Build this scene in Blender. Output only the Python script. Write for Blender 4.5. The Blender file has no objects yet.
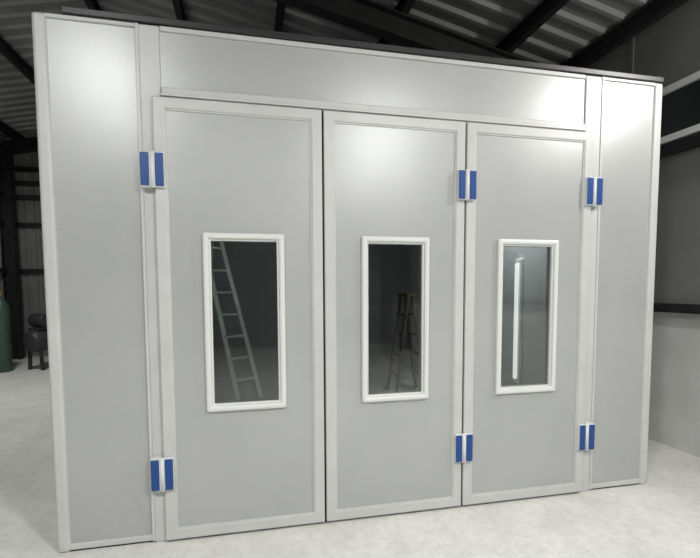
import bpy, bmesh, math, random
from mathutils import Vector, Matrix
random.seed(3)
FPX=450;DY=40
CAM=[-0.9161, 2.7474, 1.4886, -0.2201, 0.0675, -0.0043]
G={'A0': -1.171, 'A1': -0.706, 'B0': -0.234, 'B1': 0.213, 'C0': 0.696, 'C1': 1.154, 'H0': 0.424, 'H1': 2.148, 'W0': 0.769, 'W1': 1.812, 'X1': -1.423, 'X2': -0.469, 'X3': 0.462, 'X4': 1.412, 'ZD': 2.553, 'ZT': 2.942}

# ---------------- materials ----------------
def mat(name,col,rough=.5,metal=0.,noise=None,bump=None,spec=.5,emit=None):
    m=bpy.data.materials.new(name); m.use_nodes=True
    nt=m.node_tree; b=nt.nodes['Principled BSDF']
    b.inputs['Base Color'].default_value=(*col,1); b.inputs['Roughness'].default_value=rough
    b.inputs['Metallic'].default_value=metal; b.inputs['Specular IOR Level'].default_value=spec
    if emit: b.inputs['Emission Color'].default_value=(*emit[0],1); b.inputs['Emission Strength'].default_value=emit[1]
    tc=nt.nodes.new('ShaderNodeTexCoord')
    if noise:
        prev=None
        for sc,ca,cb,lo,hi in noise:
            n=nt.nodes.new('ShaderNodeTexNoise'); n.inputs['Scale'].default_value=sc; n.inputs['Detail'].default_value=5
            nt.links.new(tc.outputs['Object'],n.inputs['Vector'])
            cr=nt.nodes.new('ShaderNodeValToRGB'); cr.color_ramp.elements[0].position=lo; cr.color_ramp.elements[1].position=hi
            cr.color_ramp.elements[0].color=(*ca,1); cr.color_ramp.elements[1].color=(*cb,1)
            nt.links.new(n.outputs['Fac'],cr.inputs['Fac'])
            if prev is None: prev=cr.outputs['Color']
            else:
                mx=nt.nodes.new('ShaderNodeMix'); mx.data_type='RGBA'; mx.blend_type='MULTIPLY'; mx.inputs['Factor'].default_value=1
                nt.links.new(prev,mx.inputs['A']); nt.links.new(cr.outputs['Color'],mx.inputs['B']); prev=mx.outputs['Result']
        nt.links.new(prev,b.inputs['Base Color'])
    if bump:
        n=nt.nodes.new('ShaderNodeTexNoise'); n.inputs['Scale'].default_value=bump[0]; n.inputs['Detail'].default_value=3
        nt.links.new(tc.outputs['Object'],n.inputs['Vector'])
        bp=nt.nodes.new('ShaderNodeBump'); bp.inputs['Strength'].default_value=bump[1]; bp.inputs['Distance'].default_value=bump[2]
        nt.links.new(n.outputs['Fac'],bp.inputs['Height']); nt.links.new(bp.outputs['Normal'],b.inputs['Normal'])
    return m
M={}
M['panel']=mat('painted_steel_panel',(.42,.435,.425),.36,.18,noise=[(2.2,(.415,.423,.420),(.45,.457,.453),.3,.7),(220,(.93,.93,.93),(1,1,1),.35,.6)],bump=(260,.12,.002))
M['trim']=mat('white_aluminium_profile',(.5,.5,.48),.38,noise=[(5,(.50,.505,.495),(.55,.555,.545),.3,.7)])
M['wframe']=mat('white_window_profile',(.68,.69,.665),.35)
M['black']=mat('black_rail',(.02,.02,.022),.4)
M['gap']=mat('black_rubber_seal',(.012,.012,.012),.7)  # door gap seals, and the strip imitating shadow under the booth
M['steel']=mat('dark_painted_steel',(.012,.012,.013),.5,noise=[(9,(.009,.009,.01),(.02,.02,.02),.3,.7)])
M['roof']=mat('galvanised_roof_sheet',(.30,.31,.31),.45,.2,noise=[(1.2,(.20,.205,.205),(.32,.325,.32),.3,.7)])
M['wallsheet']=mat('grey_wall_sheet',(.17,.175,.17),.5,noise=[(1.5,(.16,.165,.16),(.24,.24,.235),.3,.7)])
M['wallpanel']=mat('grey_wall_lining',(.1,.1,.1),.6,noise=[(1.5,(.15,.155,.153),(.21,.215,.212),.3,.7)])
M['wallpaint']=mat('painted_block_wall',(.62,.62,.58),.7,noise=[(3,(.58,.58,.56),(.68,.68,.66),.3,.7)],bump=(60,.3,.004))
M['floor']=mat('concrete_floor',(.8,.8,.75),.6,noise=[(.8,(.70,.70,.665),(.82,.82,.785),.3,.7),(3.5,(.88,.88,.87),(1,1,1),.3,.6),(18,(.91,.91,.90),(1,1,1),.35,.6),(70,(.72,.71,.68),(1,1,1),.30,.40)],bump=(40,.2,.003))
M['blue']=mat('blue_plastic_cap',(.007,.055,.23),.4)
M['whitep']=mat('white_hinge',(.7,.71,.7),.35)
M['alu']=mat('ladder_aluminium',(.62,.62,.6),.4,.2,noise=[(12,(.74,.74,.70),(.84,.84,.8),.3,.7)])
M['wood']=mat('ladder_wood',(.42,.30,.17),.6,noise=[(14,(.10,.080,.055),(.16,.125,.085),.3,.7)])
M['green']=mat('green_cylinder_paint',(.035,.11,.075),.4,noise=[(6,(.035,.070,.05),(.05,.09,.065),.3,.7)])
M['brass']=mat('brass',(.3,.22,.1),.45,.6)
M['rubber']=mat('rubber',(.02,.02,.02),.8)
M['compr']=mat('compressor_paint',(.03,.03,.033),.5)
M['lampw']=mat('lamp_lens',(.9,.9,.9),.4,emit=((1,.98,.93),6.))
M['lampoff']=mat('tube_light_diffuser',(.92,.94,.94),.3)
M['tubeon']=mat('tube_light_lit',(.92,.94,.94),.3,emit=((.95,1,1),.9))
M['inner']=mat('booth_inner_panel',(.50,.52,.53),.5,noise=[(1.5,(.54,.56,.57),(.62,.64,.65),.3,.7)])
M['skywin']=mat('night_window_pane',(.03,.035,.035),.08)
gm=bpy.data.materials.new('window_glass'); gm.use_nodes=True; nt=gm.node_tree; nt.nodes.clear()
o=nt.nodes.new('ShaderNodeOutputMaterial'); mx=nt.nodes.new('ShaderNodeMixShader'); t=nt.nodes.new('ShaderNodeBsdfTransparent'); gl=nt.nodes.new('ShaderNodeBsdfGlossy'); fr=nt.nodes.new('ShaderNodeFresnel')
t.inputs['Color'].default_value=(.80,.815,.795,1); gl.inputs['Roughness'].default_value=.02; fr.inputs['IOR'].default_value=1.55
nt.links.new(fr.outputs[0],mx.inputs[0]); nt.links.new(t.outputs[0],mx.inputs[1]); nt.links.new(gl.outputs[0],mx.inputs[2]); nt.links.new(mx.outputs[0],o.inputs[0])
M['glass']=gm

# ---------------- geometry helpers ----------------
def finish(bm,name,m,parent=None,bevel=0,seg=2,smooth=False):
    bmesh.ops.recalc_face_normals(bm,faces=bm.faces)
    me=bpy.data.meshes.new(name); bm.to_mesh(me); bm.free()
    ob=bpy.data.objects.new(name,me); bpy.context.collection.objects.link(ob)
    for mm in (m if isinstance(m,(list,tuple)) else [m]): me.materials.append(M[mm])
    if bevel:
        b=ob.modifiers.new('bevel','BEVEL'); b.width=bevel; b.segments=seg; b.limit_method='ANGLE'; b.angle_limit=math.radians(40)
    if smooth:
        for q in me.polygons: q.use_smooth=True
    if parent: ob.parent=parent
    return ob
def addbox(bm,x0,x1,y0,y1,z0,z1,mi=0):
    v=[bm.verts.new((x,y,z)) for x in (x0,x1) for y in (y0,y1) for z in (z0,z1)]
    for f in ((0,1,3,2),(4,6,7,5),(0,4,5,1),(2,3,7,6),(0,2,6,4),(1,5,7,3)):
        bm.faces.new([v[i] for i in f]).material_index=mi
def box(name,x0,x1,y0,y1,z0,z1,m,parent=None,bevel=0):
    bm=bmesh.new(); addbox(bm,x0,x1,y0,y1,z0,z1); return finish(bm,name,m,parent,bevel)
def addring(bm,o,i,y0,y1,mi=0):
    def loop(r,y): return [bm.verts.new(c) for c in ((r[0],y,r[2]),(r[1],y,r[2]),(r[1],y,r[3]),(r[0],y,r[3]))]
    a,b,c,d=loop(o,y0),loop(i,y0),loop(o,y1),loop(i,y1)
    for k in range(4):
        n=(k+1)%4
        for f in ((a[k],a[n],b[n],b[k]),(c[k],d[k],d[n],c[n]),(a[k],c[k],c[n],a[n]),(b[k],b[n],d[n],d[k])):
            bm.faces.new(f).material_index=mi
def ring(name,o,i,y0,y1,m,parent=None,bevel=0):
    bm=bmesh.new(); addring(bm,o,i,y0,y1); return finish(bm,name,m,parent,bevel)
def bar(bm,p,q,w,d,up=(0,0,1),mi=0):
    p=Vector(p);q=Vector(q);a=(q-p).normalized();u=Vector(up)
    s=a.cross(u)
    if s.length<1e-3: s=a.cross(Vector((1,0,0)))
    s.normalize(); t=s.cross(a)
    vs=[bm.verts.new(c+s*sx*w/2+t*tx*d/2) for c in (p,q) for sx,tx in ((-1,-1),(1,-1),(1,1),(-1,1))]
    for f in ((0,1,2,3),(7,6,5,4),(0,4,5,1),(1,5,6,2),(2,6,7,3),(3,7,4,0)):
        bm.faces.new([vs[i] for i in f]).material_index=mi
def lathe(bm,prof,mtx=None,n=24,mi=0):
    rings=[]
    for rr,z in prof:
        rings.append([bm.verts.new(Vector((rr*math.cos(2*math.pi*k/n),rr*math.sin(2*math.pi*k/n),z))) for k in range(n)])
    for a,b in zip(rings,rings[1:]):
        for k in range(n):
            f=bm.faces.new((a[k],a[(k+1)%n],b[(k+1)%n],b[k])); f.material_index=mi; f.smooth=True
    for rg in (rings[0],rings[-1]):
        bm.faces.new(rg).material_index=mi
    if mtx:
        for rg in rings:
            for v in rg: v.co=mtx@v.co
def empty(name,loc=(0,0,0)):
    e=bpy.data.objects.new(name,None); bpy.context.collection.objects.link(e); e.location=loc; return e

# ---------------- hall ----------------
XL,XR,YF,YB=-6.0,2.9,-9.0,8.6
box('floor',XL-.2,XR+.2,YF-.2,YB+.2,-.2,0,'floor')
RX=-3.0
def zr(X):
    return 4.13-.217*(X-.71) if X>=RX else 4.13-.217*(RX-.71)-.217*(RX-X)
def corr_wall(horiz,fixed,a,b,z0,z1f,sgn):
    bm=bmesh.new(); pitch=.2; n=int((b-a)/pitch); pts=[]
    for k in range(n+1):
        s=a+k*pitch
        for ds,dd in ((0,0),(.1,0),(.125,.03),(.175,.03)):
            if s+ds<=b: pts.append((s+ds,dd))
    pts.append((b,0))
    prev=None
    for s,dd in pts:
        if horiz: c0=(s,fixed+sgn*dd,z0); c1=(s,fixed+sgn*dd,z1f(s))
        else: c0=(fixed+sgn*dd,s,z0); c1=(fixed+sgn*dd,s,z1f(s))
        v=(bm.verts.new(c0),bm.verts.new(c1))
        if prev: bm.faces.new((prev[0],v[0],v[1],prev[1]))
        prev=v
    return bm
RT=.45
bm=bmesh.new()
addbox(bm,XR,XR+.2,YF,YB,0,1.3,1); addbox(bm,XR-.02,XR+.2,YF,YB,1.3,zr(XR)+RT,0)
y=YF+1.0
while y<YB:
    addbox(bm,XR-.028,XR-.019,y-.02,y+.02,1.3,zr(XR)+RT-.02,0); y+=1.15
finish(bm,'wall_right',['wallpanel','wallpaint'])
bm=corr_wall(False,XL,YF,YB,0,lambda s:zr(XL)+RT,1); addbox(bm,XL-.2,XL-.04,YF,YB,0,zr(XL)+RT)
finish(bm,'wall_left','wallsheet')
bm=corr_wall(True,YB,XL,XR,0,lambda s:zr(s)+RT,-1); finish(bm,'wall_back','wallsheet')
bm=corr_wall(True,YF,XL,XR,0,lambda s:zr(s)+RT,1); finish(bm,'wall_front','wallsheet')
bm=bmesh.new(); prev=None; s=YF
while s<YB:
    for ds,dd in ((0,0),(.12,0),(.15,.035),(.20,.035),(.23,0)):
        y=s+ds
        if y>YB: continue
        v=[bm.verts.new((x,y,zr(x)+RT-dd)) for x in (XL,RX,XR)]
        if prev:
            bm.faces.new((prev[0],prev[1],v[1],v[0])); bm.faces.new((prev[1],prev[2],v[2],v[1]))
        prev=v
    s+=.23+.02
finish(bm,'ceiling','roof')
def ibeam(bm,p,q,h,w,t=.02,up=(0,0,1)):
    p=Vector(p);q=Vector(q);a=(q-p).normalized();s=a.cross(Vector(up)).normalized();u=s.cross(a)
    bar(bm,p,q,t,h-2*t,up); bar(bm,p+u*(h/2-t/2),q+u*(h/2-t/2),w,t,up); bar(bm,p-u*(h/2-t/2),q-u*(h/2-t/2),w,t,up)
bm=bmesh.new()
for Y in (-7.6,-4.0,2.0,8.2):
    ibeam(bm,(XR-.05,Y,zr(XR)+.12),(RX,Y,zr(RX)+.12),.24,.16); ibeam(bm,(RX,Y,zr(RX)+.12),(XL+.05,Y,zr(XL)+.12),.24,.16)
for X in (2.75,1.95,.73,-.5,-1.7,-2.85,-4.3,-5.6):
    ibeam(bm,(X,YF+.05,zr(X)+.32),(X,YB-.05,zr(X)+.32),.16,.08,.012)
finish(bm,'roof_beams','steel')
for Y in (-7.6,-4.0,2.0,8.2):
    for X in (XL+.16,XR-.16):
        bm=bmesh.new(); ibeam(bm,(X,Y,0),(X,Y,zr(X)+.02),.24,.2,.02,up=(1,0,0)); finish(bm,'steel_column','steel')
bm=bmesh.new()
for z in (1.3,2.73):
    addbox(bm,XR-.11,XR-.021,YF+.1,YB-.1,z-.04,z+.04)
for z in (1.9,2.9,3.5,3.8,4.1):
    addbox(bm,XL+.1,XR-.1,YB-.12,YB-.031,z-.05,z+.05); 
    addbox(bm,XL+.031,XL+.11,YF+.1,YB-.13,z-.05,z+.05)
finish(bm,'wall_girts','steel')
w=empty('window_1')
def yz_ring(name,yo,yi,x0,x1,m):
    bm=bmesh.new(); addring(bm,yo,yi,x0,x1)
    for v in bm.verts: v.co=Vector((v.co.y,v.co.x,v.co.z))
    return finish(bm,name,m,w,.004)
yz_ring('frame',(-.5,1.1,2.8,3.3),(-.44,1.04,2.86,3.24),XR-.1,XR-.021,'wframe')
box('mullion',XR-.1,XR-.021,.27,.33,2.86,3.24,'wframe',w,.003)
box('pane',XR-.07,XR-.06,-.44,1.04,2.86,3.24,'skywin',w)

# ---------------- spray booth ----------------
B=empty('spray_booth')
X0,X1,X2,X3,X4,X5=-2.0,G['X1'],G['X2'],G['X3'],G['X4'],2.0
ZT,ZD=G['ZT'],G['ZD']; PL=.062; PR=.08; D=7.0
ZB=.012
for s,xa,xb in (('left',-2.0,-1.95),('right',1.95,2.0)):
    box('side_wall_'+s,xa,xb,.08,D,.0,ZT,'inner',B)
box('rear_wall',-1.95,1.95,D-.05,D,.0,ZT,'inner',B)
box('booth_roof',-1.95,1.95,.08,D-.05,ZT-.06,ZT,'inner',B)
box('threshold_seal',-1.97,1.97,.012,.07,0,ZB+.02,'gap',B)  # black strip standing in for the shadow line under the booth front
for s,xa,xb in (('left',X0+.06,X1-PL),('right',X4+PR,X5-.06)):
    box('front_panel_'+s,xa-.01,xb+.01,.012,.06,ZB+.02,ZT-.01,'panel',B)
    box('front_panel_sill_'+s,xa,xb,.0,.06,ZB,ZB+.035,'trim',B,.006)
    box('front_panel_cap_'+s,xa,xb,.0,.06,ZT-.025,ZT-.002,'trim',B,.006)
for s,xa,xb in (('left',X0,X0+.07),('right',X5-.07,X5)):
    box('corner_post_'+s,xa,xb,-.004,.085,0,ZT,'trim',B,.02).modifiers['bevel'].segments=4
for s,xa,xb in (('left',X1-PL,X1+.05),('right',X4-.05,X4+PR)):
    box('door_post_'+s,xa,xb,.0,.07,0,ZT-.004,'trim',B,.008)
    e=xa if s=='left' else xb
    box('post_lip_'+s,e-.012 if s=='left' else e-.006,e+.006 if s=='left' else e+.012,-.006,.03,ZB,ZT-.004,'trim',B,.003)
box('header_panel',X1+.04,X4-.04,.012,.06,ZD+.03,ZT-.01,'panel',B)
box('header_cap',X1+.05,X4-.05,.0,.06,ZT-.03,ZT-.002,'trim',B,.006)
box('header_rail',X1+.05,X4-.05,-.006,.06,ZD-.02,ZD+.06,'trim',B,.008)
box('header_rail_lip',X1+.05,X4-.05,-.02,.0,ZD+.006,ZD+.02,'trim',B,.003)
box('top_channel',X0+.15,X5-.01,-.012,.07,ZT,ZT+.035,'black',B,.004)
ST=.062
wins={1:(G['A0'],G['A1']),2:(G['B0'],G['B1']),3:(G['C0'],G['C1'])}
W0,W1=G['W0'],G['W1']
for i,(xa,xb) in enumerate(((X1,X2),(X2,X3),(X3,X4)),1):
    xa+=.006; xb-=.006; za,zb=ZB+.006,ZD-.004
    ring(f'door_{i}_frame',(xa,xb,za,zb),(xa+ST,xb-ST,za+ST,zb-ST),-.03,.02,'trim',B,.006)
    ring(f'door_{i}_edge_bead',(xa+ST-.004,xb-ST+.004,za+ST-.004,zb-ST+.004),(xa+ST+.008,xb-ST-.008,za+ST+.008,zb-ST-.008),-.024,.0,'trim',B,.003)
    wa,wb=wins[i]
    ring(f'door_{i}_panel',(xa+ST-.01,xb-ST+.01,za+ST-.01,zb-ST+.01),(wa+.02,wb-.02,W0+.02,W1-.02),-.018,.02,'panel',B)
    ring(f'door_{i}_window_frame',(wa,wb,W0,W1),(wa+.035,wb-.035,W0+.035,W1-.035),-.045,.0,'wframe',B,.012)
    ring(f'door_{i}_window_bead',(wa+.03,wb-.03,W0+.03,W1-.03),(wa+.045,wb-.045,W0+.045,W1-.045),-.028,.03,'wframe',B,.004)
    box(f'door_{i}_window_glass',wa+.04,wb-.04,-.010,-.009,W0+.04,W1-.04,'glass',B)
box('door_gap_seal_1',X2-.006,X2+.006,-.008,.02,ZB,ZD,'gap',B)
box('door_gap_seal_2',X3-.006,X3+.006,-.008,.02,ZB,ZD,'gap',B)
def hinge(x,z,n):
    h=.19
    bm=bmesh.new(); lathe(bm,[(.011,-h/2-.004),(.011,h/2+.004)],Matrix.Translation((x,-.048,z)),16); finish(bm,f'hinge_{n}_pin','whitep',B)
    for s,sg in (('l',-1),('r',1)):
        xa,xb=sorted((x+sg*.008,x+sg*.062))
        box(f'hinge_{n}_leaf_{s}',xa,xb,-.052,-.0,z-h/2,z+h/2,'whitep',B,.004)
        xa,xb=sorted((x+sg*.015,x+sg*.060))
        box(f'hinge_{n}_cap_{s}',xa,xb,-.058,-.045,z-h/2+.005,z+h/2-.005,'blue',B,.004)
n=1
for x in (X1,X3,X4):
    for z in (G['H0'],G['H1']): hinge(x,z,n); n+=1
for k,y in enumerate((1.55,3.6),1):
    box(f'side_light_{k}_body',1.91,1.95,y,y+.11,.45,1.80,'lampoff',B,.01)
    box(f'side_light_{k}_tube',1.88,1.91,y+.035,y+.075,.50,1.75,'tubeon' if k==1 else 'lampoff',B,.012)  # first tube's glow is added to brighten the view through door three's window
box('inner_seam_1',1.94,1.95,1.1,1.13,ZB,ZT-.06,'trim',B)
box('inner_seam_2',1.94,1.95,2.3,2.33,ZB,ZT-.06,'trim',B)

# ---------------- ladders inside ----------------
bm=bmesh.new()
apx,apy,apz=-1.44,3.3,2.3
def pt(c,k,wd): return Vector((c[0]+k*wd*.85,c[1]+k*wd*.55,c[2]))
for foot,sg in (((-.93,3.3,.02),1),((-1.72,3.75,.02),-1)):
    top=(apx+sg*.03,apy+(0 if sg==1 else .06),apz)
    for k in (-1,1):
        bar(bm,pt(foot,k,.17),pt(top,k,.12),.028,.06,up=(.85,.55,0))
    for j in range(1,8):
        t=j/8; c=[foot[i]+(top[i]-foot[i])*t for i in range(3)]; wd_=.17-.05*t
        if sg==1 or j in (2,6): bar(bm,pt(c,-1,wd_),pt(c,1,wd_),.07,.025)
bar(bm,pt((apx,apy+.03,apz),-1,.15),pt((apx,apy+.03,apz),1,.15),.16,.03)
finish(bm,'step_ladder','alu',None,.003)
bm=bmesh.new(); ap=Vector((1.26,3.3,1.40))
for fx,sg in ((1.04,-1),(1.48,1)):
    for yy in (-.2,.2):
        bar(bm,(fx,3.3+yy,0.01),(ap.x+sg*.03,3.3+yy*.8,ap.z),.03,.05,up=(0,1,0))
    for k in range(1,5):
        t=k/5; x=fx+(ap.x+sg*.03-fx)*t; bar(bm,(x,3.3-.2,ap.z*t),(x,3.5,ap.z*t),.06,.025)
bar(bm,(ap.x,3.1,ap.z),(ap.x,3.5,ap.z),.13,.03)
finish(bm,'wooden_trestle','wood',None,.003)

# ---------------- clutter back left ----------------
bm=bmesh.new()
lathe(bm,[(.135,0),(.14,.02),(.14,1.15),(.13,1.22),(.09,1.29),(.045,1.33),(.04,1.37)],None,28)
lathe(bm,[(.045,1.36),(.05,1.38),(.05,1.45),(.03,1.49),(.012,1.5)],None,16,1)
finish(bm,'gas_cylinder',['green','brass']).location=(-5.33,6.6,0)
bm=bmesh.new()
cx=cy=0
T=Matrix.Translation((cx,cy,.55))@Matrix.Rotation(math.radians(90),4,'Y')
lathe(bm,[(.05,-.45),(.16,-.42),(.21,-.34),(.21,.34),(.16,.42),(.05,.45)],T,24)
for sx in (-.3,.3):
    for sy in (-.16,.16): bar(bm,(cx+sx,cy+sy,0),(cx+sx,cy+sy*.8,.45),.05,.05)
addbox(bm,cx-.33,cx+.33,cy-.12,cy+.12,.75,.79)
lathe(bm,[(.12,-.17),(.13,-.15),(.13,.15),(.12,.17)],Matrix.Translation((cx-.18,cy,.92))@Matrix.Rotation(math.radians(90),4,'X'),20)
for k in range(6): addbox(bm,cx+.06,cx+.30,cy-.12,cy+.12,1.0+k*.035,1.015+k*.035)
addbox(bm,cx+.09,cx+.27,cy-.09,cy+.09,.79,1.24)
lathe(bm,[(.2,-.02),(.22,-.015),(.22,.015),(.2,.02)],Matrix.Translation((cx+.18,cy-.17,1.02))@Matrix.Rotation(math.radians(90),4,'X'),24,1)
ob=finish(bm,'air_compressor',['compr','rubber'],None,.004); ob.location=(-4.66,6.9,0); ob.rotation_euler[2]=math.radians(60)

# ---------------- lights ----------------
def lamp(x,y,z,power,size=.45,col=(1,1,.985)):
    e=empty('high_bay_lamp',(x,y,z))
    bm=bmesh.new(); lathe(bm,[(.26,0),(.25,.03),(.12,.16),(.09,.3),(.03,.32)],None,28)
    addbox(bm,-.01,.01,-.01,.01,.3,zr(x)+RT-z-.05)
    finish(bm,'housing','steel',e)
    bm=bmesh.new(); lathe(bm,[(.235,-.012),(.235,-.002)],None,28); finish(bm,'lens','lampw',e)
    l=bpy.data.lights.new('lamp','AREA'); l.shape='DISK'; l.size=size; l.energy=power; l.color=col
    lo=bpy.data.objects.new('lamp_light',l); bpy.context.collection.objects.link(lo); lo.parent=e; lo.location=(0,0,-.03)
lamp(-2.6,-3.6,4.2,145)
lamp(.9,-3.6,3.7,158)
lamp(-.8,-6.8,4.2,50)
lamp(-4.5,4.3,4.1,75)  # added unseen lamp, brightens the back-left wall and floor
e=empty('wall_floodlight',(XR-.2,-1.3,3.4))
box('body',-.05,.05,-.16,.16,-.11,.11,'steel',e,.006); box('lens',-.055,-.05,-.14,.14,-.09,.09,'lampw',e)
bm=bmesh.new(); bar(bm,(.05,0,0),(.185,0,0),.03,.05); finish(bm,'bracket','steel',e)
l=bpy.data.lights.new('flood','AREA'); l.shape='RECTANGLE'; l.size=.28; l.size_y=.18; l.energy=62; l.color=(1,.98,.93)
lo=bpy.data.objects.new('flood_light',l); bpy.context.collection.objects.link(lo); lo.parent=e; lo.location=(-.09,0,0)
lo.rotation_euler=Vector((-1.25,1.0,-.3)).to_track_quat('-Z','Y').to_euler()
e=empty('booth_ceiling_light',(1.5,1.5,ZT-.075))  # added fill light with invented housing, brightens the dark booth interior
box('fixture',-.3,.3,-.08,.08,-.02,.01,'lampoff',e,.004)
l=bpy.data.lights.new('tube','AREA'); l.shape='RECTANGLE'; l.size=.5; l.size_y=.1; l.energy=24; l.color=(.95,.98,1)
lo=bpy.data.objects.new('tube_light',l); bpy.context.collection.objects.link(lo); lo.parent=e; lo.location=(0,0,-.03)
lo.rotation_euler=Vector((.5,.0,-1)).to_track_quat('-Z','Y').to_euler()
wd=bpy.data.worlds.new('World'); bpy.context.scene.world=wd; wd.use_nodes=True
wd.node_tree.nodes['Background'].inputs[0].default_value=(.02,.022,.025,1)

# ---------------- camera ----------------
cx,d,h,yaw,pit,rol=CAM
r=Vector((math.cos(yaw),math.sin(yaw),0)); f=Vector((-math.sin(yaw),math.cos(yaw),0)); z=Vector((0,0,1))
F=f*math.cos(pit)-z*math.sin(pit); U=f*math.sin(pit)+z*math.cos(pit)
R=r*math.cos(rol)+U*math.sin(rol); U2=-r*math.sin(rol)+U*math.cos(rol)
cd=bpy.data.cameras.new('camera'); co=bpy.data.objects.new('camera',cd); bpy.context.collection.objects.link(co)
m=Matrix((R,U2,-F)).transposed().to_4x4(); m.translation=Vector((cx,-d,h)); co.matrix_world=m
cd.sensor_width=36; cd.lens=36*FPX/700; cd.shift_y=DY/700; cd.clip_start=.05
bpy.context.scene.camera=co
vs=bpy.context.scene.view_settings; vs.view_transform='Standard'; vs.look='None'
